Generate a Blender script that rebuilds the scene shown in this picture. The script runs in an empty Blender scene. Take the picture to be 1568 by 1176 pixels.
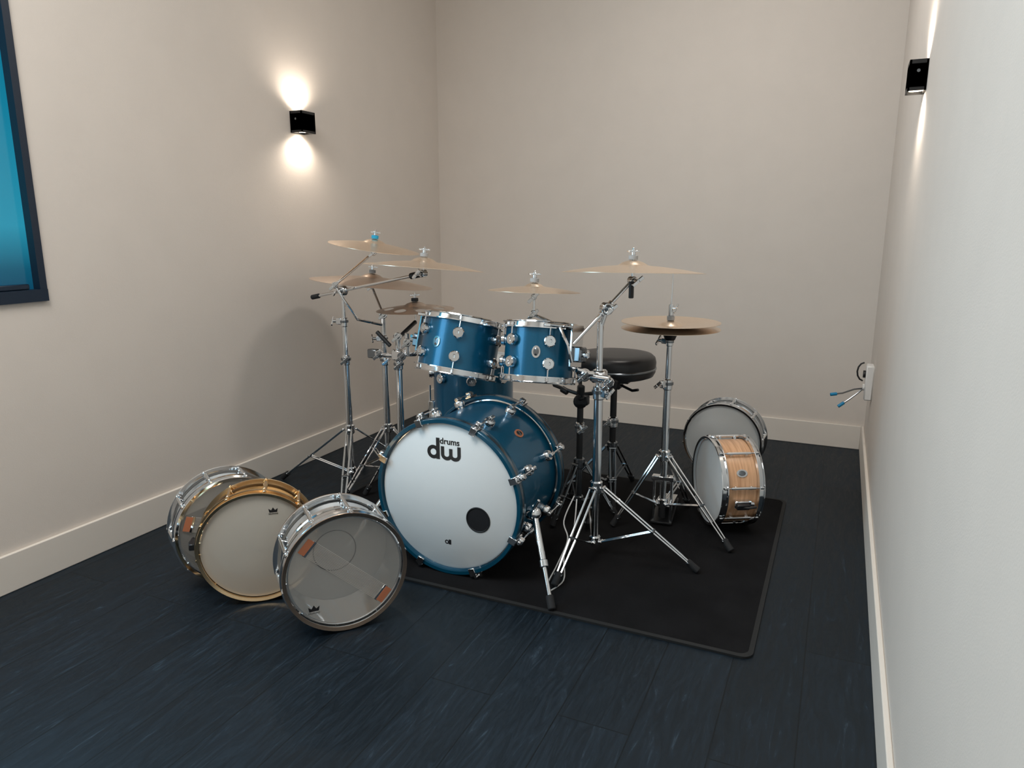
import bpy, math, random, bmesh
from mathutils import Vector, Matrix
random.seed(4)
sc = bpy.context.scene
COL = sc.collection
def rad(a): return math.radians(a)

# ------------------------------------------------------------------ materials
def new_mat(name):
    m = bpy.data.materials.new(name); m.use_nodes = True
    return m, m.node_tree.nodes, m.node_tree.links, m.node_tree.nodes['Principled BSDF']
def mat(name, base, rough=0.5, metal=0.0, alpha=1.0, emit=None, es=0.0, coat=0.0, bump=0.0, bscale=200, spec=None, vary=0.0, vscale=6):
    m, N, L, b = new_mat(name)
    b.inputs['Base Color'].default_value = (*base, 1)
    b.inputs['Roughness'].default_value = rough
    b.inputs['Metallic'].default_value = metal
    b.inputs['Alpha'].default_value = alpha
    b.inputs['Coat Weight'].default_value = coat
    if spec is not None: b.inputs['Specular IOR Level'].default_value = spec
    if emit:
        b.inputs['Emission Color'].default_value = (*emit, 1); b.inputs['Emission Strength'].default_value = es
    tc = N.new('ShaderNodeTexCoord')
    if bump > 0:
        n = N.new('ShaderNodeTexNoise'); n.inputs['Scale'].default_value = bscale; n.inputs['Detail'].default_value = 4
        L.new(tc.outputs['Object'], n.inputs['Vector'])
        bp = N.new('ShaderNodeBump'); bp.inputs['Strength'].default_value = bump; bp.inputs['Distance'].default_value = 0.002
        L.new(n.outputs['Fac'], bp.inputs['Height']); L.new(bp.outputs['Normal'], b.inputs['Normal'])
    if vary > 0:
        n = N.new('ShaderNodeTexNoise'); n.inputs['Scale'].default_value = vscale; n.inputs['Detail'].default_value = 5
        L.new(tc.outputs['Object'], n.inputs['Vector'])
        cr = N.new('ShaderNodeValToRGB')
        cr.color_ramp.elements[0].position = .3; cr.color_ramp.elements[1].position = .7
        cr.color_ramp.elements[0].color = (*[c*(1-vary) for c in base], 1)
        cr.color_ramp.elements[1].color = (*[min(1, c*(1+vary)) for c in base], 1)
        L.new(n.outputs['Fac'], cr.inputs['Fac']); L.new(cr.outputs['Color'], b.inputs['Base Color'])
    return m

M_wall = mat('wall_paint', (.685, .628, .575), .75, bump=.15, bscale=260, vary=.015)
M_base = mat('baseboard_paint', (.75, .70, .64), .55)
M_ceil = mat('ceiling_paint', (.78, .76, .73), .8)
M_chrome = mat('chrome', (.80, .82, .84), .10, 1.0)
M_chrome_d = mat('chrome_dark', (.22, .24, .26), .25, 1.0)
M_black = mat('black_plastic', (.010, .011, .013), .42)
M_vinyl = mat('black_vinyl', (.014, .014, .016), .38, bump=.2, bscale=300)
M_rubber = mat('black_rubber', (.012, .013, .015), .8)
M_felt = mat('felt_grey', (.35, .36, .37), .95)
M_feltb = mat('felt_blue', (.02, .35, .6), .8)
M_teal = mat('teal_metallic_lacquer', (.001, .100, .195), .30, .42, coat=.3, vary=.25, vscale=900)
M_teald = mat('teal_hoop', (.001, .070, .13), .28, .3, coat=.3)
M_head_w = mat('coated_white_head', (.72, .75, .76), .55, bump=.1, bscale=500)
M_head_c = mat('cream_head', (.68, .64, .57), .45, alpha=.66)
M_head_clear = mat('clear_head', (.66, .66, .64), .14, alpha=.20)
M_head_clear2 = mat('hazy_head', (.64, .62, .58), .4, alpha=.72)
M_ink = mat('black_ink', (.01, .01, .012), .5)
M_ring = mat('head_ring_ink', (.10, .10, .10), .5)
M_gold = mat('brass_hoop', (.82, .60, .36), .16, 1.0)
M_copper = mat('copper_edge', (.66, .48, .36), .22, 1.0)
M_steel = mat('steel_shell', (.66, .68, .70), .14, 1.0)
M_snw = mat('snare_wire_steel', (.62, .60, .57), .4, .3, alpha=.85)
M_brown = mat('orange_strap', (.48, .17, .085), .6)
M_white = mat('white_plastic', (.75, .75, .74), .4)
M_blue = mat('blue_plug', (.0, .22, .45), .4)
M_wire = mat('white_cable', (.6, .6, .6), .5)
M_frame = mat('navy_window_frame', (.006, .016, .034), .4)
M_sconce = mat('black_sconce_metal', (.008, .008, .009), .45)
M_lens = mat('sconce_lens', (.9, .85, .75), .4, emit=(1, .86, .68), es=12)

def cymbal_mat(name, base, rough):
    m, N, L, b = new_mat(name)
    b.inputs['Metallic'].default_value = .88
    tc = N.new('ShaderNodeTexCoord')
    w = N.new('ShaderNodeTexWave'); w.wave_type = 'RINGS'; w.rings_direction = 'Z'
    w.inputs['Scale'].default_value = 120; w.inputs['Distortion'].default_value = .6; w.inputs['Detail'].default_value = 2
    L.new(tc.outputs['Object'], w.inputs['Vector'])
    cr = N.new('ShaderNodeValToRGB')
    cr.color_ramp.elements[0].color = (*[c*.86 for c in base], 1); cr.color_ramp.elements[1].color = (*base, 1)
    L.new(w.outputs['Fac'], cr.inputs['Fac']); L.new(cr.outputs['Color'], b.inputs['Base Color'])
    bp = N.new('ShaderNodeBump'); bp.inputs['Strength'].default_value = .25; bp.inputs['Distance'].default_value = .0006
    L.new(w.outputs['Fac'], bp.inputs['Height']); L.new(bp.outputs['Normal'], b.inputs['Normal'])
    b.inputs['Roughness'].default_value = rough
    return m
M_cym = cymbal_mat('bronze_cymbal', (.95, .77, .60), .26)
M_cymd = cymbal_mat('dark_bronze_cymbal', (.66, .54, .45), .34)

def wood_shell():
    m, N, L, b = new_mat('maple_shell')
    tc = N.new('ShaderNodeTexCoord'); mp = N.new('ShaderNodeMapping'); mp.inputs['Scale'].default_value = (4, 4, 60)
    n = N.new('ShaderNodeTexNoise'); n.inputs['Scale'].default_value = 2; n.inputs['Detail'].default_value = 6
    L.new(tc.outputs['Object'], mp.inputs['Vector']); L.new(mp.outputs['Vector'], n.inputs['Vector'])
    cr = N.new('ShaderNodeValToRGB'); cr.color_ramp.elements[0].color = (.55, .29, .15, 1); cr.color_ramp.elements[1].color = (.82, .50, .29, 1)
    cr.color_ramp.elements[0].position = .3; cr.color_ramp.elements[1].position = .7
    L.new(n.outputs['Fac'], cr.inputs['Fac']); L.new(cr.outputs['Color'], b.inputs['Base Color'])
    b.inputs['Roughness'].default_value = .3; b.inputs['Coat Weight'].default_value = .4
    return m
M_wood = wood_shell()

def floor_mat():
    m, N, L, b = new_mat('dark_oak_planks')
    tc = N.new('ShaderNodeTexCoord')
    mp = N.new('ShaderNodeMapping'); mp.inputs['Rotation'].default_value = (0, 0, rad(90))
    L.new(tc.outputs['Object'], mp.inputs['Vector'])
    def brick(c1, c2, mo):
        br = N.new('ShaderNodeTexBrick'); br.inputs['Scale'].default_value = 1
        br.inputs['Brick Width'].default_value = 1.5; br.inputs['Row Height'].default_value = .185
        br.inputs['Mortar Size'].default_value = .0018; br.inputs['Mortar Smooth'].default_value = .2; br.offset = .37
        br.inputs['Color1'].default_value = (c1, c1, c1, 1); br.inputs['Color2'].default_value = (c2, c2, c2, 1)
        br.inputs['Mortar'].default_value = (mo, mo, mo, 1)
        L.new(mp.outputs['Vector'], br.inputs['Vector']); return br
    br = brick(.65, 1.0, .1)
    brs = brick(0, 1, 0)
    off = N.new('ShaderNodeVectorMath'); off.operation = 'MULTIPLY_ADD'
    off.inputs[1].default_value = (7, 13, 0)
    L.new(brs.outputs['Color'], off.inputs[0]); L.new(tc.outputs['Object'], off.inputs[2])
    mp2 = N.new('ShaderNodeMapping'); mp2.inputs['Scale'].default_value = (24, 3.0, 1)
    L.new(off.outputs['Vector'], mp2.inputs['Vector'])
    n = N.new('ShaderNodeTexNoise'); n.inputs['Scale'].default_value = 1.8; n.inputs['Detail'].default_value = 10
    n.inputs['Roughness'].default_value = .76; n.inputs['Distortion'].default_value = 1.6
    L.new(mp2.outputs['Vector'], n.inputs['Vector'])
    cr = N.new('ShaderNodeValToRGB')
    e = cr.color_ramp.elements
    e[0].position = .45; e[0].color = (.004, .008, .013, 1)
    e[1].position = .76; e[1].color = (.055, .085, .115, 1)
    x = e.new(.60); x.color = (.009, .016, .025, 1)
    L.new(n.outputs['Fac'], cr.inputs['Fac'])
    mx = N.new('ShaderNodeMixRGB'); mx.blend_type = 'MULTIPLY'; mx.inputs['Fac'].default_value = .9
    L.new(cr.outputs['Color'], mx.inputs['Color1']); L.new(br.outputs['Color'], mx.inputs['Color2'])
    L.new(mx.outputs['Color'], b.inputs['Base Color'])
    rr = N.new('ShaderNodeMapRange'); rr.inputs['From Min'].default_value = .35; rr.inputs['From Max'].default_value = .7
    rr.inputs['To Min'].default_value = .40; rr.inputs['To Max'].default_value = .64
    L.new(n.outputs['Fac'], rr.inputs['Value']); L.new(rr.outputs['Result'], b.inputs['Roughness'])
    b.inputs['Specular IOR Level'].default_value = .30
    b.inputs['Specular Tint'].default_value = (.68, .86, 1, 1)
    bp = N.new('ShaderNodeBump'); bp.inputs['Strength'].default_value = .3; bp.inputs['Distance'].default_value = .002
    ad = N.new('ShaderNodeMath'); ad.operation = 'MULTIPLY_ADD'; ad.inputs[1].default_value = .4
    L.new(n.outputs['Fac'], ad.inputs[0]); L.new(br.outputs['Color'], ad.inputs[2])
    L.new(ad.outputs[0], bp.inputs['Height']); L.new(bp.outputs['Normal'], b.inputs['Normal'])
    return m
M_floor = floor_mat()
M_rug = mat('black_rug_pile', (.009, .009, .010), .95, bump=.8, bscale=700, spec=.10, vary=.25)
M_rugb = mat('rug_binding', (.006, .007, .008), .8)

def pane_mat():
    m, N, L, b = new_mat('window_glass_dusk')
    tc = N.new('ShaderNodeTexCoord'); sp = N.new('ShaderNodeSeparateXYZ')
    L.new(tc.outputs['Generated'], sp.inputs['Vector'])
    cr = N.new('ShaderNodeValToRGB'); e = cr.color_ramp.elements
    e[0].position = 0; e[0].color = (.003, .05, .10, 1); e[1].position = .9; e[1].color = (.0, .09, .17, 1)
    x = e.new(.05); x.color = (.004, .08, .14, 1)
    x = e.new(.16); x.color = (.02, .26, .38, 1)
    x = e.new(.45); x.color = (.006, .19, .30, 1)
    L.new(sp.outputs['Z'], cr.inputs['Fac'])
    L.new(cr.outputs['Color'], b.inputs['Emission Color']); b.inputs['Emission Strength'].default_value = 1.0
    b.inputs['Base Color'].default_value = (.0, .02, .035, 1); b.inputs['Roughness'].default_value = .15
    return m
M_pane = pane_mat()

# ------------------------------------------------------------------ geometry helpers
def orient(n, up=(0, 0, 1)):
    z = Vector(n).normalized(); u = Vector(up)
    if abs(z.dot(u)) > .9: u = Vector((0, 1, 0))
    x = u.cross(z).normalized(); y = z.cross(x)
    return Matrix((x, y, z)).transposed().to_4x4()
def T(v): return Matrix.Translation(Vector(v))
def empty(name, M):
    o = bpy.data.objects.new(name, None); COL.objects.link(o); o.empty_display_size = .1
    o.matrix_world = M; return o

class Part:
    def __init__(s, name, parent=None, off=(0, 0, 0)):
        s.name = name; s.parent = parent; s.off = Vector(off); s.v = []; s.f = []; s.mi = []; s.ms = []
    def add(s, vs, fs, m, M=None):
        b = len(s.v)
        for p in vs:
            p = Vector(p)
            if M is not None: p = M @ p
            s.v.append(p - s.off)
        if m not in s.ms: s.ms.append(m)
        k = s.ms.index(m)
        for f in fs:
            s.f.append([i+b for i in f]); s.mi.append(k)
    def lathe(s, prof, m, M=None, segs=48, closed=False):
        vs = []; rows = []
        for (r, z) in prof:
            if r < 1e-6: rows.append([len(vs)]); vs.append((0, 0, z))
            else:
                rows.append(list(range(len(vs), len(vs)+segs)))
                for i in range(segs):
                    a = 2*math.pi*i/segs; vs.append((r*math.cos(a), r*math.sin(a), z))
        fs = []; n = len(prof)
        for j in range(n if closed else n-1):
            A = rows[j]; B = rows[(j+1) % n]
            for i in range(segs):
                k = (i+1) % segs
                if len(A) == 1 and len(B) == 1: continue
                if len(A) == 1: fs.append([A[0], B[k], B[i]])
                elif len(B) == 1: fs.append([A[i], A[k], B[0]])
                else: fs.append([A[i], A[k], B[k], B[i]])
        s.add(vs, fs, m, M)
    def tube(s, p0, p1, r, m, r2=None, segs=14, M=None):
        p0 = Vector(p0); p1 = Vector(p1); d = p1-p0; Ln = d.length
        if Ln < 1e-6: return
        r2 = r if r2 is None else r2
        F = T(p0) @ orient(d)
        if M is not None: F = M @ F
        c = min(r, r2, Ln/2)*.2
        s.lathe([(0, 0), (r-c, 0), (r, c), (r2, Ln-c), (r2-c, Ln), (0, Ln)], m, F, segs)
    def ball(s, c, r, m, M=None, segs=14, sz=1.0):
        pr = [(max(0, r*math.sin(math.pi*i/8)) if 0 < i < 8 else 0, -r*sz*math.cos(math.pi*i/8)) for i in range(9)]
        F = T(c); F = M @ F if M is not None else F
        s.lathe(pr, m, F, segs)
    def path(s, pts, r, m, M=None, segs=8):
        pts = [Vector(p) for p in pts]; vs = []; fs = []
        t = (pts[1]-pts[0]).normalized()
        u = t.orthogonal().normalized()
        for i, p in enumerate(pts):
            if 0 < i < len(pts)-1: t = (pts[i+1]-pts[i-1]).normalized()
            elif i: t = (pts[i]-pts[i-1]).normalized()
            u = (u-t*u.dot(t)).normalized(); w = t.cross(u)
            for k in range(segs):
                a = 2*math.pi*k/segs; vs.append(p+u*r*math.cos(a)+w*r*math.sin(a))
        for i in range(len(pts)-1):
            for k in range(segs):
                k2 = (k+1) % segs
                fs.append([i*segs+k, i*segs+k2, (i+1)*segs+k2, (i+1)*segs+k])
        fs.append(list(range(segs))[::-1]); fs.append([(len(pts)-1)*segs+k for k in range(segs)])
        s.add(vs, fs, m, M)
    def box(s, c, size, m, M=None, bev=.15):
        hx, hy, hz = [q/2 for q in size]; b = min(hx, hy, hz)*bev*2
        vs = []; ids = {}
        for sx in (-1, 1):
            for sy in (-1, 1):
                for sz in (-1, 1):
                    for ax in range(3):
                        v = [sx*(hx-b), sy*(hy-b), sz*(hz-b)]
                        v[ax] = (sx*hx, sy*hy, sz*hz)[ax]
                        ids[(sx, sy, sz, ax)] = len(vs); vs.append(Vector(v)+Vector(c))
        fs = []
        for ax in range(3):
            for sg in (-1, 1):
                o = [a for a in range(3) if a != ax]; f = []
                for (p, q) in ((-1, -1), (1, -1), (1, 1), (-1, 1)):
                    k = [0, 0, 0]; k[ax] = sg; k[o[0]] = p; k[o[1]] = q
                    f.append(ids[(*k, ax)])
                fs.append(f)
        for ax in range(3):
            o = [a for a in range(3) if a != ax]
            for p in (-1, 1):
                for q in (-1, 1):
                    k = [0, 0, 0]; k[o[0]] = p; k[o[1]] = q
                    ka = list(k); ka[ax] = -1; kb = list(k); kb[ax] = 1
                    fs.append([ids[(*ka, o[0])], ids[(*kb, o[0])], ids[(*kb, o[1])], ids[(*ka, o[1])]])
        for sx in (-1, 1):
            for sy in (-1, 1):
                for sz in (-1, 1): fs.append([ids[(sx, sy, sz, a)] for a in range(3)])
        s.add(vs, fs, m, M)
    def build(s):
        me = bpy.data.meshes.new(s.name); me.from_pydata([tuple(v) for v in s.v], [], s.f)
        for m in s.ms: me.materials.append(m)
        me.polygons.foreach_set('material_index', s.mi)
        bm = bmesh.new(); bm.from_mesh(me); bmesh.ops.recalc_face_normals(bm, faces=bm.faces); bm.to_mesh(me); bm.free()
        me.polygons.foreach_set('use_smooth', [True]*len(me.polygons)); me.set_sharp_from_angle(angle=rad(38))
        o = bpy.data.objects.new(s.name, me); COL.objects.link(o)
        if s.parent: o.parent = s.parent
        else: o.location = s.off
        return o

# ------------------------------------------------------------------ room
XL, XR, YB, YF, H = -2.46, .185, 4.265, -1.6, 3.0
def plainbox(p, lo, hi, m):
    vs = [(x, y, z) for x in (lo[0], hi[0]) for y in (lo[1], hi[1]) for z in (lo[2], hi[2])]
    p.add(vs, [(0, 1, 3, 2), (4, 6, 7, 5), (0, 4, 5, 1), (2, 3, 7, 6), (0, 2, 6, 4), (1, 5, 7, 3)], m)
def room_box(name, boxes, m):
    p = Part(name)
    for lo, hi in boxes: plainbox(p, lo, hi, m)
    return p.build()
room_box('floor', [((XL-.15, YF-.15, -.1), (XR+.15, YB+.15, 0))], M_floor)
room_box('ceiling', [((XL-.15, YF-.15, H), (XR+.15, YB+.15, H+.1))], M_ceil)
room_box('wall_back', [((XL-.15, YB, 0), (XR+.15, YB+.15, H))], M_wall)
room_box('wall_right', [((XR, YF, 0), (XR+.15, YB, H))], M_wall)
room_box('wall_front', [((XL-.15, YF-.15, 0), (XR+.15, YF, H))], M_wall)
WY0, WY1, WZ0, WZ1 = .25, 1.586, .955, 2.35
room_box('wall_left', [((XL-.15, YF, 0), (XL, WY0, H)), ((XL-.15, WY1, 0), (XL, YB, H)),
                       ((XL-.15, WY0, 0), (XL, WY1, WZ0)), ((XL-.15, WY0, WZ1), (XL, WY1, H))], M_wall)
BH, BT = .132, .014
def baseboard(name, pts_lo, pts_hi):
    p = Part(name); plainbox(p, pts_lo, pts_hi, M_base); o = p.build()
    bv = o.modifiers.new('bevel', 'BEVEL'); bv.width = .003; bv.segments = 2; return o
baseboard('baseboard_left', (XL, YF, 0), (XL+BT, YB, BH))
baseboard('baseboard_back', (XL+BT, YB-BT, 0), (XR-BT, YB, BH))
baseboard('baseboard_right', (XR-BT, YF, 0), (XR, YB, BH))
baseboard('baseboard_front', (XL+BT, YF, 0), (XR-BT, YF+BT, BH))

# window
wo = Vector((XL, (WY0+WY1)/2, (WZ0+WZ1)/2))
we = empty('window_1', T(wo))
p = Part('frame', we, wo)
fw = .024
for lo, hi in [((XL-.10, WY0, WZ0), (XL+.010, WY0+fw, WZ1)), ((XL-.10, WY1-fw, WZ0), (XL+.010, WY1, WZ1)),
               ((XL-.10, WY0, WZ0), (XL+.012, WY1, WZ0+.040)), ((XL-.10, WY0, WZ1-.05), (XL+.010, WY1, WZ1))]:
    plainbox(p, lo, hi, M_frame)
plainbox(p, (XL-.10, (WY0+WY1)/2-.02, WZ0), (XL-.05, (WY0+WY1)/2+.02, WZ1), M_frame)
p.box((XL-.012, WY1-.11, WZ0+.050), (.02, .12, .018), M_frame)
p.build()
p = Part('glass_pane', we, wo); plainbox(p, (XL-.030, WY0+fw, WZ0+.040), (XL-.025, WY1-fw, WZ1-.05), M_pane); p.build()

# sconces
def sconce(side, y, z, s=.098, dp=.07):
    x0 = XL if side < 0 else XR; d = -side
    o = Vector((x0, y, z)); e = empty('wall_sconce', T(o))
    p = Part('housing', e, o); t = .006
    xa, xb = sorted((x0, x0+d*dp))
    h = s/2
    plainbox(p, (xa, y-h, z-h), (xb, y-h+t, z+h), M_sconce); plainbox(p, (xa, y+h-t, z-h), (xb, y+h, z+h), M_sconce)
    xo, xi = sorted((x0+d*dp, x0+d*(dp-t))); plainbox(p, (xo, y-h, z-h), (xi, y+h, z+h), M_sconce)
    xo, xi = sorted((x0, x0+d*t)); plainbox(p, (xo, y-h, z-h), (xi, y+h, z+h), M_sconce)
    plainbox(p, (xa, y-h, z-h+.01), (xb, y+h, z+h-.012), M_sconce)
    p.tube((x0+d*dp*.5, y-h-.001, z+.012), (x0+d*dp*.5, y-h-.0025, z+.012), .005, M_chrome_d)
    p.build()
    p = Part('lens', e, o)
    for sg in (-1, 1):
        zz = z+sg*(h-.008); p.lathe([(0, 0), (.024, 0), (.024, .004), (0, .004)], M_lens, T((x0+d*dp*.52, y, zz-.002)), 24)
    p.build()
    for sg in (-1, 1):
        l = bpy.data.lights.new('spot', 'SPOT'); l.energy = 7.0; l.color = (1, .87, .73); l.spot_size = rad(156); l.spot_blend = .9
        l.shadow_soft_size = .02
        lo = bpy.data.objects.new('spot_beam', l); COL.objects.link(lo); lo.parent = e
        lo.location = (d*dp*.52, 0, sg*(h+.004)); lo.rotation_euler = (rad(180) if sg > 0 else 0, 0, 0)
sconce(-1, 2.91, 1.69)
sconce(1, 2.70, 1.655, .090, .052)

# outlet with cables
o = Vector((XR, 3.85, .46)); e = empty('wall_outlet', T(o))
p = Part('outlet_box', e, o)
p.box((XR-.018, 3.85, .46), (.036, .085, .17), M_white)
p.tube((XR-.036, 3.84, .50), (XR-.048, 3.84, .50), .018, M_black); p.tube((XR-.036, 3.84, .435), (XR-.045, 3.84, .435), .016, M_white)
p.path([(XR-.045-.03*math.cos(a), 3.82, .515+.045*math.sin(a)) for a in [i*.5-1.5 for i in range(7)]], .004, M_black)
p.build()
p = Part('plug_cables', e, o)
p.path([(XR-.045, 3.83, .43), (XR-.08, 3.82, .425), (XR-.13, 3.80, .405), (XR-.16, 3.79, .40)], .004, M_chrome_d)
p.path([(XR-.045, 3.83, .425), (XR-.07, 3.82, .40), (XR-.10, 3.80, .375), (XR-.125, 3.79, .355)], .004, M_chrome_d)
p.tube((XR-.155, 3.792, .401), (XR-.185, 3.784, .396), .008, M_blue); p.tube((XR-.12, 3.792, .36), (XR-.145, 3.784, .339), .008, M_blue)
p.build()

# rug
RX0, RX1, RY0, RY1, RZ = -1.97, -.135, 1.94, 3.27, .007
def rrect(x0, x1, y0, y1, r, n=8):
    out = []
    for cx, cy, a0 in ((x1-r, y0+r, -90), (x1-r, y1-r, 0), (x0+r, y1-r, 90), (x0+r, y0+r, 180)):
        for i in range(n+1):
            a = rad(a0+90*i/n); out.append((cx+r*math.cos(a), cy+r*math.sin(a)))
    return out
p = Part('floor_rug', None, ((RX0+RX1)/2, (RY0+RY1)/2, 0))
outer = rrect(RX0, RX1, RY0, RY1, .035); inner = rrect(RX0+.014, RX1-.014, RY0+.014, RY1-.014, .028)
n = len(outer)
vs = [(x, y, 0) for x, y in outer]+[(x, y, RZ) for x, y in outer]+[(x, y, RZ+.001) for x, y in inner]
p.add(vs, [(i, (i+1) % n, n+(i+1) % n, n+i) for i in range(n)]+[(n+i, n+(i+1) % n, 2*n+(i+1) % n, 2*n+i) for i in range(n)], M_rugb)
p.add([(x, y, RZ) for x, y in inner], [list(range(n))], M_rug)
p.build()

# ------------------------------------------------------------------ drums
def hoop(p, R, L, s, m, M=None, edge=None):
    z = L/2
    P = [(R+.005, z-.012), (R+.019, z-.010), (R+.019, z-.006), (R+.009, z-.005), (R+.008, z+.009), (R+.014, z+.012), (R+.013, z+.015), (R+.004, z+.012)]
    p.lathe([(r, s*zz) for r, zz in P], m, M, 72, closed=True)
    if edge: p.lathe([(r, s*zz) for r, zz in [(R+.0035, z+.0122), (R+.0035, z+.014), (R+.0145, z+.0162), (R+.0148, z+.012)]], edge, M, 72, closed=True)
def head(p, R, L, s, m):
    z = s*(L/2+.004)
    p.lathe([(0, z), (R-.012, z), (R+.003, z-s*.004)], m, None, 72)
def rod(p, R, L, s, a, zl, m):
    M = Matrix.Rotation(a, 4, 'Z')
    p.tube((R+.014, 0, s*(L/2+.004)), (R+.014, 0, s*zl), .0028, m, M=M, segs=8)
    p.tube((R+.014, 0, s*(L/2-.005)), (R+.014, 0, s*(L/2+.008)), .0055, m, M=M, segs=8)
def turret(p, R, z, a, m, r=.02, h=.02):
    M = Matrix.Rotation(a, 4, 'Z') @ T((R-.001, 0, z)) @ Matrix.Rotation(rad(90), 4, 'Y')
    p.lathe([(0, 0), (r*.8, 0), (r*.8, h*.25), (r, h*.35), (r, h*.85), (r*.85, h), (r*.35, h), (r*.3, h*.8), (0, h*.8)], m, M, 20)
def badge(p, R, z, a, m=None, rx=.018):
    M = Matrix.Rotation(a, 4, 'Z') @ T((R, 0, z)) @ Matrix.Rotation(rad(90), 4, 'Y') @ Matrix.Diagonal((1.2, .85, 1, 1))
    p.lathe([(0, .0035), (rx, .003), (rx, -.002)], m or M_chrome, M, 24)
    p.lathe([(0, .0042), (rx*.62, .004), (rx*.66, .0034)], M_chrome_d, M, 24)

def tom(name, c, axis, R, L, nl, phase, badge_a, legs=False):
    M = T(c) @ orient(axis); e = empty(name, M)
    p = Part('shell', e); p.lathe([(R, -L/2), (R, L/2), (R-.007, L/2), (R-.007, -L/2)], M_teal, None, 72, closed=True); p.build()
    p = Part('hoops', e)
    for s in (-1, 1): hoop(p, R, L, s, M_chrome)
    p.build()
    p = Part('heads', e)
    for s in (-1, 1): head(p, R, L, s, M_head_w)
    p.build()
    p = Part('lugs', e)
    for i in range(nl):
        a = phase+2*math.pi*i/nl
        for s in (-1, 1):
            zl = L/2-(.055 if not legs else .06)
            turret(p, R, s*zl, a, M_chrome, .0215, .022); rod(p, R, L, s, a, zl-.005, M_chrome)
    badge(p, R, 0, badge_a)
    p.build()
    return e

e = tom('rack_tom', (-1.347, 2.475, .738), (.075, .27, 1), .150, .200, 6, rad(-68), rad(-100))
e2 = tom('rack_tom', (-.99, 2.425, .748), (-.015, .20, 1), .127, .190, 6, rad(-114), rad(-73))
e3 = tom('floor_tom', (-1.47, 2.82, .42), (0, 0, 1), .178, .40, 8, rad(-110), rad(-60), legs=True)
p = Part('legs', e3)
for a in (200, 320, 80):
    M = Matrix.Rotation(rad(a), 4, 'Z')
    p.path([(.178+.022, 0, .08), (.178+.022, 0, -.15), (.178+.045, 0, -.26), (.178+.045, 0, -.385)], .005, M_chrome, M)
    p.box((.178+.014, 0, -.02), (.03, .03, .06), M_chrome, M); p.tube((.223, 0, -.385), (.223, 0, -.413), .011, M_rubber, M=M)
p.build()
def susp(e, R, L, a0, a1):
    p = Part('suspension_mount', e)
    pts = [((R+.03)*math.cos(a), (R+.03)*math.sin(a), L/2+.002) for a in [a0+(a1-a0)*i/10 for i in range(11)]]
    p.path(pts, .006, M_chrome)
    for a in (a0, a1, (a0+a1)/2):
        M = Matrix.Rotation(a, 4, 'Z'); p.box((R+.022, 0, L/2), (.03, .022, .012), M_chrome, M)
    M = Matrix.Rotation((a0+a1)/2, 4, 'Z')
    p.box((R+.035, 0, .03), (.008, .07, .15), M_chrome, M); p.box((R+.052, 0, 0), (.035, .045, .055), M_chrome_d, M)
    p.tube((R+.05, 0, 0), (R+.09, 0, 0), .012, M_chrome, M=M)
    p.tube((R+.055, .02, .01), (R+.055, .05, .01), .008, M_chrome, M=M)
    p.build()
susp(e, .150, .200, rad(150), rad(200))
susp(e2, .127, .190, rad(-60), rad(30))

# bass drum
BR, BL = .259, .345
bc = Vector((-1.172, 2.24, .288))
eb = empty('bass_drum', T(bc) @ orient((0, -1, 0)))
p = Part('shell', eb); p.lathe([(BR, -BL/2), (BR, BL/2), (BR-.008, BL/2), (BR-.008, -BL/2)], M_teal, None, 96, closed=True)
p.build()
p = Part('hoops', eb)
for s in (-1, 1):
    z0, z1 = BL/2-.012, BL/2+.034
    P = [(BR+.012, z0), (BR+.020, z0), (BR+.022, z0+.004), (BR+.022, z1-.004), (BR+.020, z1), (BR+.008, z1), (BR+.008, z0+.02), (BR+.012, z0+.018)]
    p.lathe([(r, s*z) for r, z in P], M_teald, None, 96, closed=True)
    P = [(BR+.0225, z0+.016), (BR+.0225, z1-.016), (BR+.0215, z1-.016), (BR+.0215, z0+.016)]
    p.lathe([(r, s*z) for r, z in P], M_chrome_d, None, 96, closed=True)
    p.lathe([(BR+.001, s*(BL/2+.004)), (BR+.008, s*(BL/2+.006)), (BR+.008, s*(BL/2+.018)), (BR+.002, s*(BL/2+.018))], M_chrome, None, 96, closed=True)
p.build()
p = Part('front_head', eb); z = BL/2+.022
p.lathe([(0, z), (BR-.002, z), (BR+.006, z-.006)], M_head_w, None, 96)
p.build()
p = Part('rear_head', eb); p.lathe([(0, -z), (BR+.004, -z+.002)], M_head_w, None, 96); p.build()
p = Part('port_hole', eb); M = T((.118, -.063, z))
p.lathe([(0, .0006), (.043, .0006), (.043, 0)], M_ink, M, 40)
p.lathe([(.041, .0004), (.045, .0004), (.046, .002), (.043, .003), (.041, .002)], M_black, M, 40, closed=True)
p.build()
p = Part('claws_and_lugs', eb)
for i in range(8):
    a = rad(21.5+45*i)
    M = Matrix.Rotation(a, 4, 'Z')
    for s in (-1, 1):
        zf = s*(BL/2+.034)
        p.box((BR+.026, 0, s*(BL/2+.014)), (.007, .026, .050), M_chrome, M)
        p.box((BR+.014, 0, zf+s*.003), (.028, .024, .007), M_chrome, M)
        p.box((BR+.036, 0, s*(BL/2+.006)), (.022, .020, .022), M_chrome, M)
        p.tube((BR+.036, 0, s*(BL/2+.022)), (BR+.036, 0, s*(BL/2-.075)), .0035, M_chrome, M=M, segs=8)
        p.tube((BR+.036, 0, s*(BL/2+.012)), (BR+.036, 0, s*(BL/2+.030)), .007, M_chrome, M=M, segs=8)
        turret(p, BR, s*(BL/2-.085), a, M_chrome, .020, .03)
        p.tube((BR+.036, 0, s*(BL/2-.072)), (BR+.036, 0, s*(BL/2-.10)), .008, M_chrome, M=M)
badge(p, BR, -.02, rad(48), M_brown, .020)
p.build()
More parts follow.
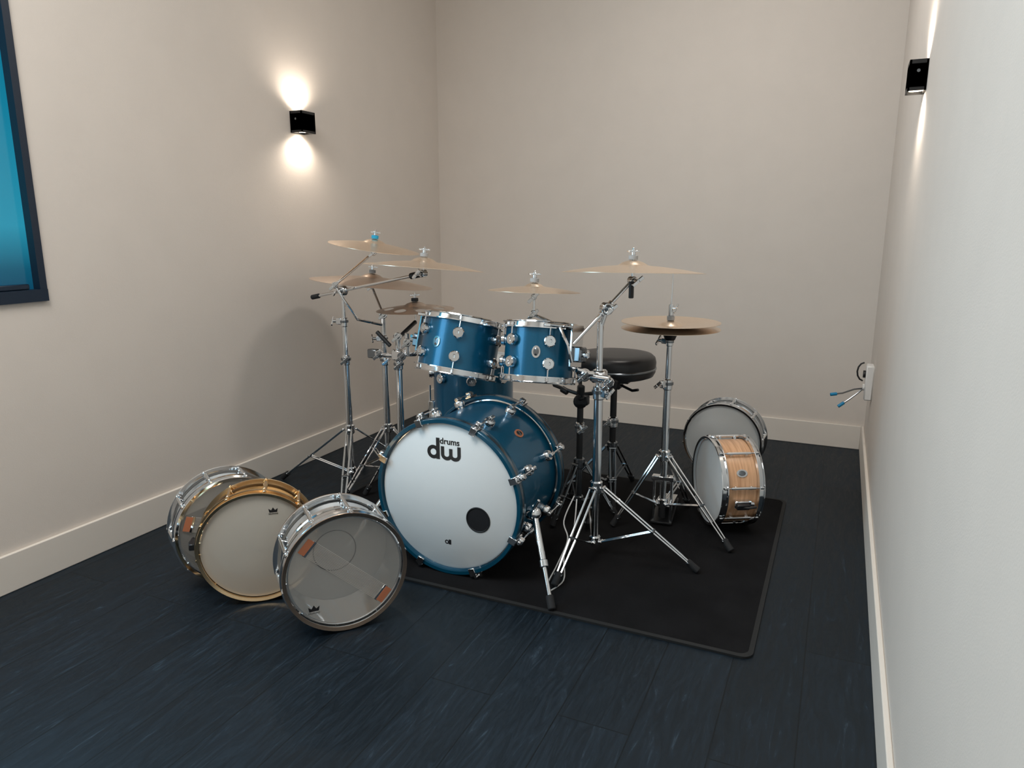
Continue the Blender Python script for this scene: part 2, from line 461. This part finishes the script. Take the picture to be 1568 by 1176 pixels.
def text(parent, s, size, loc, m, name, off=.0):
    c = bpy.data.curves.new(name, 'FONT'); c.body = s; c.size = size; c.align_x = 'CENTER'; c.align_y = 'CENTER'; c.extrude = .0004; c.offset = off
    c.materials.append(m); o = bpy.data.objects.new(name, c); COL.objects.link(o); o.parent = parent; o.location = loc
p = Part('logo_letters', eb); zz = z+.0006
def ribbon(p, pts, w, m, zz):
    pts = [Vector((a, b, 0)) for a, b in pts]; vs = []; n = len(pts)
    for i, q in enumerate(pts):
        t = (pts[min(i+1, n-1)]-pts[max(i-1, 0)]).normalized(); nn = Vector((-t.y, t.x, 0))*w/2
        vs += [(q.x+nn.x, q.y+nn.y, zz), (q.x-nn.x, q.y-nn.y, zz)]
    p.add(vs, [(2*i, 2*i+1, 2*i+3, 2*i+2) for i in range(n-1)], m)
cx, cy = -.012, .170
ribbon(p, [(cx-.040+.018*math.cos(a), cy-.012+.018*math.sin(a)) for a in [i*math.pi/12 for i in range(25)]], .013, M_ink, zz)
ribbon(p, [(cx-.022, cy+.040), (cx-.022, cy-.036)], .014, M_ink, zz+.0001)
wpts = [(cx-.004, cy+.012)]+[(cx+.012+.016*math.cos(a), cy-.016+.014*math.sin(a)) for a in [math.pi+i*math.pi/10 for i in range(11)]]+[(cx+.028, cy+.006)]
ribbon(p, wpts, .013, M_ink, zz+.0002)
wpts = [(cx+.028, cy+.006)]+[(cx+.044+.016*math.cos(a), cy-.016+.014*math.sin(a)) for a in [math.pi+i*math.pi/10 for i in range(11)]]+[(cx+.060, cy+.016)]
ribbon(p, wpts, .013, M_ink, zz+.0003)
ribbon(p, [(-.006+.006*math.cos(a), -.166+.006*math.sin(a)) for a in [i*math.pi/8 for i in range(17)]], .004, M_ink, zz)
ribbon(p, [(.006, -.156), (.006, -.174)], .010, M_ink, zz)
p.build()
text(eb, 'drums', .030, (cx+.024, cy+.030, zz), M_ink, 'logo_text', .0006)
p = Part('spurs', eb)
Mi = (T(bc) @ orient((0, -1, 0))).inverted()
for (a, b) in (((-.878, 2.12, .25), (-.745, 1.95, .012)), ((-1.458, 2.12, .25), (-1.59, 1.99, .012))):
    A = Vector(a); B = Vector(b); d = (B-A).normalized()
    p.tube(A-d*.03, A+(B-A)*.55, .011, M_chrome, M=Mi); p.tube(A+(B-A)*.5, B-d*.01, .0075, M_chrome, M=Mi)
    p.tube(A+(B-A)*.50, A+(B-A)*.58, .015, M_chrome, M=Mi); p.tube(B-d*.045, B, .013, M_rubber, M=Mi)
    p.ball(A, .024, M_chrome, M=Mi); s = 1 if a[0] > -1.16 else -1
    p.tube(A, A+Vector((-.025*s, .0, .0)), .022, M_chrome, M=Mi)
    p.tube(A+Vector((0, -.01, .02)), A+Vector((.02*s, -.01, .055)), .006, M_chrome, M=Mi)
p.build()

# snares
def snare(name, c, n, R, L, shellm, hoopm, hm_f, hm_b, nl=10, phase=0.0, ring=None, wires=None, throw=None, bdg=None, wires_a=0, emblem=None, edge=None):
    M = T((c[0], c[1], c[2])) @ orient(n); e = empty(name, M)
    p = Part('shell', e); p.lathe([(R, -L/2), (R, L/2), (R-.005, L/2), (R-.005, -L/2)], shellm, None, 72, closed=True)
    if shellm is not M_wood:
        p.lathe([(R+.0005, -.006), (R+.003, 0), (R+.0005, .006)], shellm, None, 72)
    p.build()
    p = Part('hoops', e)
    for s in (-1, 1): hoop(p, R, L, s, hoopm, None, edge)
    p.build()
    p = Part('front_head', e); head(p, R, L, 1, hm_f); p.build()
    p = Part('back_head', e); head(p, R, L, -1, hm_b); p.build()
    p = Part('lugs', e)
    for i in range(nl):
        a = phase+2*math.pi*i/nl; Mr = Matrix.Rotation(a, 4, 'Z')
        p.tube((R+.013, 0, -L/2+.022), (R+.013, 0, L/2-.022), .0058, hoopm, M=Mr, segs=10)
        for zz in (-L*.22, L*.22): p.box((R+.006, 0, zz), (.016, .014, .012), hoopm, Mr)
        for s in (-1, 1): rod(p, R, L, s, a, L/2-.03, hoopm)
    if throw is not None:
        Mr = Matrix.Rotation(throw, 4, 'Z')
        p.box((R+.010, 0, 0), (.022, .032, .065), M_chrome, Mr); p.box((R+.030, 0, .005), (.018, .022, .05), M_black, Mr)
        p.path([(R+.03, 0, .02), (R+.04, 0, -.01), (R+.035, 0, -.045)], .005, M_black, Mr)
        p.tube((R+.012, 0, -.045), (R+.012, 0, -.03), .009, M_chrome, M=Mr)
    if bdg is not None: badge(p, R, 0, bdg)
    p.build()
    if ring:
        p = Part('head_ring', e); z = -L/2-.002
        p.lathe([(ring, z), (ring+.0030, z)], M_ring, None, 64); p.build()
    if wires:
        p = Part('snare_wires', e); z = L/2+.0075; hl = R-.028
        Mr = Matrix.Rotation(wires_a, 4, 'Z')
        for k in range(14):
            yy = -.025+.050*k/13
            p.path([(-hl+.012+j*(2*hl-.024)/2, yy, z-.0016) for j in range(3)], .0009, M_snw, Mr, 5)
        for s in (-1, 1):
            p.box((s*(hl-.006), 0, z), (.012, .054, .002), M_chrome, Mr)
            p.box((s*(hl+.006), 0, z+.001), (.022, .050, .0015), M_brown, Mr)
        p.build()
    if emblem:
        p = Part('head_emblem', e); z = L/2+.0048
        x, y, s = emblem
        p.add([(x-s, y-s*.6, z), (x+s, y-s*.6, z), (x+s*1.2, y+s*.5, z), (x+s*.5, y, z), (x, y+s*.8, z), (x-s*.5, y, z), (x-s*1.2, y+s*.5, z)], [(0, 1, 3, 5), (1, 2, 3), (3, 4, 5), (5, 6, 0)], M_ink)
        p.build()
        text(e, 'DRUMHEAD', s*.45, (x, y-s*1.0, z), M_ink, 'head_print')
    return e
def fl(face, n, R, L, z0=0):
    n = Vector((n[0], n[1], 0)).normalized(); c = Vector((face[0], face[1], 0))-n*(L/2); c.z = R+.0195+z0
    return c, n
R14 = .172
c, n = fl((-1.278, 1.609), (.766, -.643), R14, .155)
snare('snare_drum', c, n, R14, .150, M_chrome, M_chrome, M_head_clear, M_head_clear2, 10, rad(10), ring=.066, wires=1, wires_a=rad(-42), emblem=(-.10, -.10, .014), edge=M_copper)
c, n = fl((-1.637, 1.625), (.643, -.766), R14, .13)
snare('snare_drum', c, n, R14, .115, M_gold, M_gold, M_head_c, M_head_c, 10, rad(8), ring=.066, emblem=(.055, .120, .012), throw=rad(178))
c, n = fl((-1.815, 1.70), (.848, -.53), R14, .13)
snare('snare_drum', c, n, R14, .115, M_steel, M_chrome, M_head_clear, M_head_clear2, 10, rad(0), wires=1, wires_a=rad(-200))
c, n = fl((-.42, 2.865), (-.876, -.482), .166, .15, RZ)
snare('wooden_snare_drum', c, n, .166, .140, M_wood, M_chrome, M_head_w, M_head_w, 8, rad(9), throw=rad(-12), bdg=rad(28))
c, n = fl((-.455, 3.45), (-.05, -1), R14, .14)
snare('snare_drum', c, n, R14, .13, M_steel, M_chrome, M_head_w, M_head_w, 10, rad(9))

# ------------------------------------------------------------------ stands
def wing(p, c, d, s=1.0):
    c = Vector(c); d = Vector(d).normalized()
    p.tube(c, c+d*.022*s, .006*s, M_chrome, segs=10)
    u = d.orthogonal().normalized()
    for k in (-1, 1): p.box((0, 0, 0), (.018*s, .006*s, .010*s), M_chrome, T(c+d*.02*s+u*k*.012*s) @ orient(d.cross(u), d))
def collar(p, c, r, a=0.0, h=.045):
    c = Vector(c)
    p.tube(c-Vector((0, 0, h*.6)), c+Vector((0, 0, h*.4)), r, M_chrome, segs=18)
    p.tube(c-Vector((0, 0, h*.15)), c+Vector((0, 0, h*.1)), r*1.18, M_chrome_d, segs=18)
    d = Vector((math.cos(a), math.sin(a), 0)); p.box((0, 0, 0), (.026, .018, h*.7), M_chrome, T(c+d*(r+.008)) @ Matrix.Rotation(a, 4, 'Z'))
    wing(p, c+d*(r+.015), d, 1.1)
def tripod(p, x, y, z0, hub, low, legr, angs, m=M_chrome, foot=M_rubber):
    p.tube((x, y, z0+.03), (x, y, hub+.02), .014, m)
    p.tube((x, y, hub-.02), (x, y, hub+.025), .023, m); p.tube((x, y, low-.015), (x, y, low+.02), .021, m)
    for a, lr in [(q if isinstance(q, tuple) else (q, legr)) for q in angs]:
        a = rad(a); d = Vector((math.cos(a), math.sin(a), 0)); s = Vector((-d.y, d.x, 0))
        top = Vector((x, y, hub))+d*.028; ft = Vector((x, y, z0+.018))+d*lr
        mid = top.lerp(ft, .55)
        for k in (-1, 1):
            p.path([top+s*k*.011, mid+s*k*.011, ft+s*k*.006], .0042, m, segs=6)
            p.path([Vector((x, y, low))+d*.024+s*k*.007, mid+s*k*.007], .0036, m, segs=6)
        for f in (0, .55, .93):
            q = top.lerp(ft, f); p.tube(q-s*.016, q+s*.016, .0055, M_chrome_d if f else m, segs=8)
        q = Vector((x, y, low))+d*.024; p.tube(q-s*.014, q+s*.014, .005, m, segs=8)
        dd = (ft-top).normalized(); p.tube(ft-dd*.035, ft+dd*.014, .0125, foot)
def cym_mount(p, c, ax, felt=M_felt, below=.05):
    c = Vector(c); ax = Vector(ax).normalized()
    p.tube(c-ax*below, c+ax*.042, .0038, M_chrome, segs=8)
    p.tube(c-ax*.030, c-ax*.024, .018, M_chrome, segs=16); p.tube(c-ax*.024, c-ax*.008, .015, felt, segs=16)
    p.tube(c+ax*.002, c+ax*.016, .016, felt, segs=16); p.tube(c+ax*.016, c+ax*.036, .008, M_chrome, segs=12)
    u = ax.orthogonal().normalized()
    for k in (-1, 1): p.box((0, 0, 0), (.018, .006, .014), M_chrome, T(c+ax*.030+u*k*.013) @ orient(ax.cross(u), ax))
def tilter(p, c, r=.017, d=(1, 0, 0)):
    c = Vector(c); d = Vector(d).normalized()
    p.tube(c-d*.014, c+d*.014, r, M_chrome, segs=20); p.tube(c-d*.018, c+d*.018, r*.6, M_chrome_d, segs=16)
    wing(p, c+d*.018, d, 1.2)
def boom(p, top, end, back=.12, m=M_chrome):
    top = Vector(top); end = Vector(end); d = (end-top).normalized()
    p.tube(top-d*back, end, .0062, m, segs=10)
    s = d.cross(Vector((0, 0, 1))).normalized()
    tilter(p, top, .022, s); p.tube(top-d*.03, top+d*.03, .011, M_chrome, segs=14)
    tilter(p, end, .015, s)

def cymbal(name, c, ax, R, bell=.052, bh=.018, drop=None, m=M_cym, holes=0, flip=False):
    drop = R*.10 if drop is None else drop
    M = T(c) @ orient(ax)
    top = [(.0065, 0), (bell*.35, -.0015), (bell*.7, -bh*.40), (bell*.92, -bh*.82), (bell*1.05, -bh)]
    for i in range(1, 9):
        t = i/8; r = bell*1.05+(R-bell*1.05)*t; top.append((r, -bh-drop*(t**1.35)))
    th = .0013; bot = [(r, z-th) for r, z in reversed(top)]
    pr = top+bot
    if flip: pr = [(r, -z) for r, z in pr]
    p = Part(name); p.lathe(pr, m, None, 96, closed=True); o = p.build(); o.matrix_world = M
    if holes:
        q = Part('cut')
        for i in range(holes):
            a = 2*math.pi*i/holes
            q.tube((R*.70*math.cos(a), R*.70*math.sin(a), -.2), (R*.70*math.cos(a), R*.70*math.sin(a), .1), R*.15, m, segs=24)
        co = q.build(); co.matrix_world = M
        bm_ = o.modifiers.new('b', 'BOOLEAN'); bm_.object = co; bm_.operation = 'DIFFERENCE'; bm_.solver = 'EXACT'
        bpy.context.view_layer.update()
        dg = bpy.context.evaluated_depsgraph_get(); me = bpy.data.meshes.new_from_object(o.evaluated_get(dg))
        o.modifiers.clear(); o.data = me; bpy.data.objects.remove(co)
    return o

C1 = (Vector((-1.924, 2.75, 1.147)), Vector((.15, .03, 1)), .203)
C2 = (Vector((-1.53, 2.52, 1.082)), Vector((.04, .085, 1)), .243)
C3 = (Vector((-2.03, 2.87, .985)), Vector((.08, .06, 1)), .288)
C4 = (Vector((-1.72, 2.745, .875)), Vector((-.02, -.02, 1)), .173)
C5 = (Vector((-1.0, 2.40, 1.005)), Vector((.01, .06, 1)), .166)
C6 = (Vector((-.660, 2.468, 1.088)), Vector((-.01, .06, 1)), .246)
cymbal('crash_cymbal', *C1); cymbal('crash_cymbal', *C2); cymbal('ride_cymbal', *C3, m=M_cymd)
cymbal('effects_cymbal', *C4, m=M_cymd, holes=8); cymbal('splash_cymbal', *C5, bell=.036, bh=.014); cymbal('crash_cymbal', *C6)

def stand_empty(name, x, y): o = Vector((x, y, 0)); return empty(name, T(o)), o
# S1
x, y = -2.0, 2.60; e, o = stand_empty('cymbal_stand', x, y); p = Part('stand_frame', e, o)
tripod(p, x, y, 0, .29, .09, .38, [185, 300, 62])
p.tube((x, y, .30), (x, y, .62), .0155, M_chrome); collar(p, (x, y, .62), .019, rad(-60))
p.tube((x, y, .60), (x, y, .80), .0125, M_chrome); collar(p, (x, y, .79), .016, rad(200), .04)
p.tube((x, y, .78), (x, y, .92), .0095, M_chrome)
end = C2[0]-C2[1].normalized()*.065; boom(p, (x, y, .925), end, .16); cym_mount(p, *C2[:2], below=.065)
d = (end-Vector((x, y, .925))).normalized(); q = Vector((x, y, .925))-d*.16; p.tube(q, q-d*.05, .011, M_rubber)
p.tube(end-d*.07, end-d*.01, .013, M_black)
p.build()
# S2
x, y = -1.895, 2.75; e, o = stand_empty('cymbal_stand', x, y); p = Part('stand_frame', e, o)
tripod(p, x, y, RZ, .27, .08, .30, [(20, .20), 150, 262])
p.tube((x, y, .29), (x, y, .60), .0155, M_chrome); collar(p, (x, y, .60), .019, rad(-50))
p.tube((x, y, .58), (x, y, .80), .0125, M_chrome); collar(p, (x, y, .70), .016, rad(-140), .035)
tilter(p, (x, y, .81), .02, (.5, -.8, 0))
end = C3[0]-C3[1].normalized()*.06; p.tube((x, y, .81), end, .006, M_chrome); cym_mount(p, *C3[:2], below=.06); tilter(p, end, .014, (.5, -.8, 0))
q0 = Vector((-1.99, 2.535, .955)); end = C1[0]-C1[1].normalized()*.06
p.path([(x, y, .76), (x-.04, y-.14, .80), (-1.965, 2.55, .90), tuple(q0)], .006, M_chrome)
p.tube(q0, end, .006, M_chrome); cym_mount(p, *C1[:2], felt=M_feltb, below=.06); tilter(p, end, .014, (.5, -.8, 0)); tilter(p, q0, .014, (.5, -.8, 0))
p.build()
# S3
x, y = -1.72, 2.60; e, o = stand_empty('tom_stand', x, y); p = Part('stand_frame', e, o)
tripod(p, x, y, RZ, .27, .08, .26, [(280, .17), (130, .18), (200, .17)])
p.tube((x, y, .29), (x, y, .62), .0155, M_chrome); collar(p, (x, y, .62), .019, rad(-60)); p.tube((x, y, .6), (x, y, .74), .0125, M_chrome)
p.box((x, y, .66), (.05, .05, .05), M_chrome); tilter(p, (x+.03, y-.02, .66), .02, (.4, -.9, 0))
p.path([(x, y, .66), (x+.09, y-.01, .67), (-1.575, 2.55, .70)], .010, M_chrome); p.tube((x-.11, y-.01, .655), (x+.02, y-.01, .655), .009, M_chrome)
tilter(p, (x+.06, y-.02, .72), .018, (.4, -.9, 0)); p.tube((x+.06, y-.02, .66), (x+.06, y-.02, .76), .011, M_chrome)
tilter(p, (x-.10, y, .655), .018, (.4, -.9, 0)); p.box((x-.13, y, .655), (.05, .03, .04), M_chrome_d)
p.tube((x, y, .73), (C4[0].x, C4[0].y, C4[0].z-.09), .009, M_black); tilter(p, (x, y, .74), .018, (.4, -.9, 0))
p.tube((x-.02, y-.03, .70), (x-.08, y-.04, .76), .009, M_black)
cym_mount(p, *C4[:2], felt=M_rubber, below=.10)
p.build()
# S4
x, y = -.75, 2.40; e, o = stand_empty('cymbal_stand', x, y); p = Part('stand_frame', e, o)
tripod(p, x, y, RZ, .27, .06, .37, [0, (115, .22), (262, .30)])
p.tube((x, y, .28), (x, y, .63), .0165, M_chrome); collar(p, (x, y, .63), .021, rad(-30), .05)
p.tube((x, y, .61), (x, y, .88), .0115, M_chrome)
p.box((x, y, .685), (.05, .05, .045), M_chrome)
p.tube((x-.05, y-.02, .69), (x+.05, y-.035, .685), .012, M_chrome); tilter(p, (x-.045, y-.03, .69), .022, (.2, -.9, 0)); tilter(p, (x+.045, y-.03, .67), .018, (.2, -.9, 0))
p.path([(x, y, .69), (x-.03, y-.05, .70), (-.81, 2.33, .715)], .010, M_chrome)
end = C6[0]-C6[1].normalized()*.07; top = Vector((x+.02, y, .925))
p.tube((x, y, .86), top, .010, M_chrome)
boom(p, top, end, .17); cym_mount(p, *C6[:2], below=.07)
p.tube(end+Vector((0, -.01, -.06)), end+Vector((0, -.01, 0)), .009, M_black)
p.build()
# splash arm
sp = C5[0]-C5[1].normalized()*.05
e, o = stand_empty('splash_cymbal_arm', sp.x, sp.y); p = Part('arm', e, o)
p.tube((sp.x, sp.y-.0, .885), sp, .005, M_chrome); cym_mount(p, *C5[:2], below=.05); tilter(p, (sp.x, sp.y, .895), .013, (.3, -.9, 0)); tilter(p, sp, .011, (.3, -.9, 0))
p.path([(sp.x, sp.y, .89), (sp.x+.06, sp.y-.02, .875), (-.88, 2.34, .862), (-.84, 2.32, .80), (-.83, 2.33, .74)], .006, M_chrome)
p.build()

# hi-hat
hx, hy = -.586, 2.776; hz = .835
e, o = stand_empty('hi_hat_stand', hx, hy); p = Part('stand_frame', e, o)
tripod(p, hx, hy, RZ, .30, .10, .33, [-28, (212, .20), (75, .24)])
p.tube((hx, hy, .30), (hx, hy, .60), .0145, M_chrome); collar(p, (hx, hy, .60), .019, rad(-120)); p.tube((hx, hy, .58), (hx, hy, .785), .011, M_chrome)
p.tube((hx, hy, .77), (hx, hy, .80), .02, M_black, r2=.03); p.tube((hx, hy, .80), (hx, hy, .812), .017, M_felt)
p.tube((hx, hy, .79), (hx, hy, 1.04), .0032, M_chrome, segs=8)
p.tube((hx, hy, hz+.013), (hx, hy, hz+.03), .015, M_felt); p.tube((hx, hy, hz+.03), (hx, hy, hz+.075), .010, M_chrome); wing(p, (hx, hy, hz+.06), (1, -.3, 0))
collar(p, (hx, hy, .765), .014, rad(160), .03)
p.build()
p = Part('pedal', e, o)
dr = Vector((-.10, .99, 0)).normalized(); Mp = T((hx, hy, RZ)) @ Matrix.Rotation(math.atan2(dr.y, dr.x), 4, 'Z')
p.box((.13, 0, .012), (.30, .085, .008), M_black, Mp)
p.box((.14, 0, .055), (.26, .075, .008), M_chrome, Mp @ Matrix.Rotation(rad(10), 4, 'Y') @ T((0, 0, .02)))
for k in (-1, 1): p.tube((0, k*.035, .01), (0, k*.035, .20), .006, M_chrome, M=Mp)
p.box((0, 0, .20), (.03, .09, .02), M_chrome, Mp); p.tube((0, 0, .03), (0, 0, .2), .005, M_chrome_d, M=Mp)
p.build()
e = empty('hi_hat_cymbals', T((hx, hy, hz)))
for nm, fl_, dz in (('top_cymbal', False, .012), ('bottom_cymbal', True, -.024)):
    cc = cymbal(nm, (0, 0, 0), (0, 0, 1), .189, m=M_cym, flip=fl_, drop=.012); cc.parent = e
    cc.matrix_parent_inverse = Matrix.Identity(4); cc.matrix_basis = T((0, 0, dz))

# drum throne (padded round seat on tripod)
tx, ty = -.868, 3.0
e, o = stand_empty('drum_throne', tx, ty)
p = Part('seat_cushion', e, o)
p.lathe([(0, .565), (.150, .565), (.168, .572), (.176, .588), (.1765, .600)], M_vinyl, T((tx, ty, 0)), 64)
p.lathe([(.1765, .598), (.180, .601), (.180, .606), (.1765, .609)], M_mesh if False else M_chrome_d, T((tx, ty, 0)), 64)
p.lathe([(.1765, .606), (.178, .630), (.173, .650), (.160, .661), (.120, .666), (0, .668)], M_vinyl, T((tx, ty, 0)), 64)
p.build()
p = Part('base', e, o)
p.box((tx, ty, .556), (.17, .17, .014), M_black); p.box((tx, ty, .53), (.07, .06, .045), M_black)
p.tube((tx, ty, .22), (tx, ty, .54), .0145, M_black); collar(p, (tx, ty, .36), .021, rad(-100), .05)
p.path([(tx+.04, ty-.03, .53), (tx+.10, ty-.07, .52), (tx+.13, ty-.09, .53)], .006, M_black)
tripod(p, tx, ty, RZ, .24, .08, .22, [80, 195, (290, .17)], m=M_chrome_d)
p.build()
# empty snare stand with basket
sx, sy = -.925, 2.715
e, o = stand_empty('snare_stand', sx, sy); p = Part('stand_frame', e, o)
tripod(p, sx, sy, RZ, .24, .08, .20, [(120, .18), (250, .16), (10, .16)], m=M_chrome_d)
p.tube((sx, sy, .24), (sx, sy, .49), .013, M_black); collar(p, (sx, sy, .40), .018, rad(-60)); p.ball((sx, sy, .505), .030, M_black)
p.tube((sx, sy, .50), (sx, sy, .555), .016, M_black); p.box((sx+.02, sy-.03, .52), (.05, .03, .04), M_black)
for a in (-70, 10, 170, 110):
    d = Vector((math.cos(rad(a)), math.sin(rad(a)), 0)); c0 = Vector((sx, sy, .535))
    p.path([c0+d*.01, c0+d*.07+Vector((0, 0, .010)), c0+d*.125+Vector((0, 0, .022)), c0+d*.138+Vector((0, 0, .055))], .008, M_black)
    p.tube(c0+d*.128+Vector((0, 0, .03)), c0+d*.139+Vector((0, 0, .065)), .013, M_rubber)
    p.tube(c0+d*.06, c0+d*.09+Vector((0, 0, .012)), .014, M_black)
p.build()

# bass pedal
e, o = stand_empty('bass_drum_pedal', -1.16, 2.62); p = Part('pedal', e, o)
px = -1.16
p.box((px, 2.62, RZ+.006), (.11, .30, .010), M_black); Mr = T((px, 2.66, .05)) @ Matrix.Rotation(rad(-12), 4, 'X'); p.box((0, 0, 0), (.085, .27, .008), M_chrome, Mr)
for k in (-1, 1): p.tube((px+k*.055, 2.52, RZ), (px+k*.055, 2.52, .21), .009, M_chrome)
p.tube((px-.065, 2.52, .21), (px+.065, 2.52, .21), .008, M_chrome); p.tube((px, 2.52, .21), (px, 2.55, .38), .004, M_chrome); p.ball((px, 2.552, .38), .028, M_felt)
p.build()

# loose cable
p = Part('audio_cable', None, (-.8, 2.3, 0))
def smooth(pts, n=6):
    P = [Vector(q) for q in pts]; out = []
    for i in range(len(P)-1):
        a = P[max(i-1, 0)]; b = P[i]; c = P[i+1]; d = P[min(i+2, len(P)-1)]
        for k in range(n):
            t = k/n; out.append(.5*((2*b)+(c-a)*t+(2*a-5*b+4*c-d)*t*t+(3*b-a-3*c+d)*t**3))
    return out+[P[-1]]
pts = [(-.81, 2.33, .25), (-.83, 2.28, .17), (-.80, 2.24, .12), (-.815, 2.18, .05), (-.82, 2.10, .010), (-.78, 2.02, .010)]
p.path(smooth(pts), .0025, M_wire, segs=6)
p.path(smooth([(-.80, 2.33, .24), (-.79, 2.27, .14), (-.805, 2.22, .07), (-.78, 2.15, .012), (-.80, 2.05, .010)]), .0025, M_wire, segs=6)
p.build()

# ------------------------------------------------------------------ lights
def area(name, loc, rot, sx, sy, en, col, parent=None):
    l = bpy.data.lights.new(name, 'AREA'); l.shape = 'RECTANGLE'; l.size = sx; l.size_y = sy; l.energy = en; l.color = col
    o = bpy.data.objects.new(name, l); COL.objects.link(o); o.location = loc; o.rotation_euler = rot
    if parent: o.parent = parent
    return o
for (cx_, cy_, w_, en, col) in ((-1.45, .5, 1.2, 54, (1, .95, .89)), (-.55, 3.0, .34, 14, (1, .93, .86))):  # unseen ceiling panels, added as warm fill and for softer kit shadows
    ce = empty('added_ceiling_fill', T((cx_, cy_, H)))
    p = Part('fill_panel_body', ce, (cx_, cy_, H)); p.box((cx_, cy_, H-.02), (w_, w_, .04), M_white); p.build()
    area('fill_panel_light', (0, 0, -.045), (0, 0, 0), w_-.05, w_-.05, en, col, ce)
area('added_window_fill', (XL+.03, .78, 1.65), (0, rad(-90), 0), 1.3, 1.1, 27, (.45, .78, 1.0))  # unseen cool area lamp, added inside the window as fill for the right wall
w = bpy.data.worlds.new('world'); sc.world = w; w.use_nodes = True
w.node_tree.nodes['Background'].inputs['Color'].default_value = (.2, .4, .5, 1); w.node_tree.nodes['Background'].inputs['Strength'].default_value = .3

# ------------------------------------------------------------------ camera
cam = bpy.data.cameras.new('camera'); cam.sensor_width = 36; cam.lens = 25.32; cam.clip_start = .02
co = bpy.data.objects.new('camera', cam); COL.objects.link(co)
co.location = (0, 0, 1.2); co.rotation_euler = (rad(90-12.3), 0, rad(24.4))
sc.camera = co
sc.view_settings.view_transform = 'Standard'
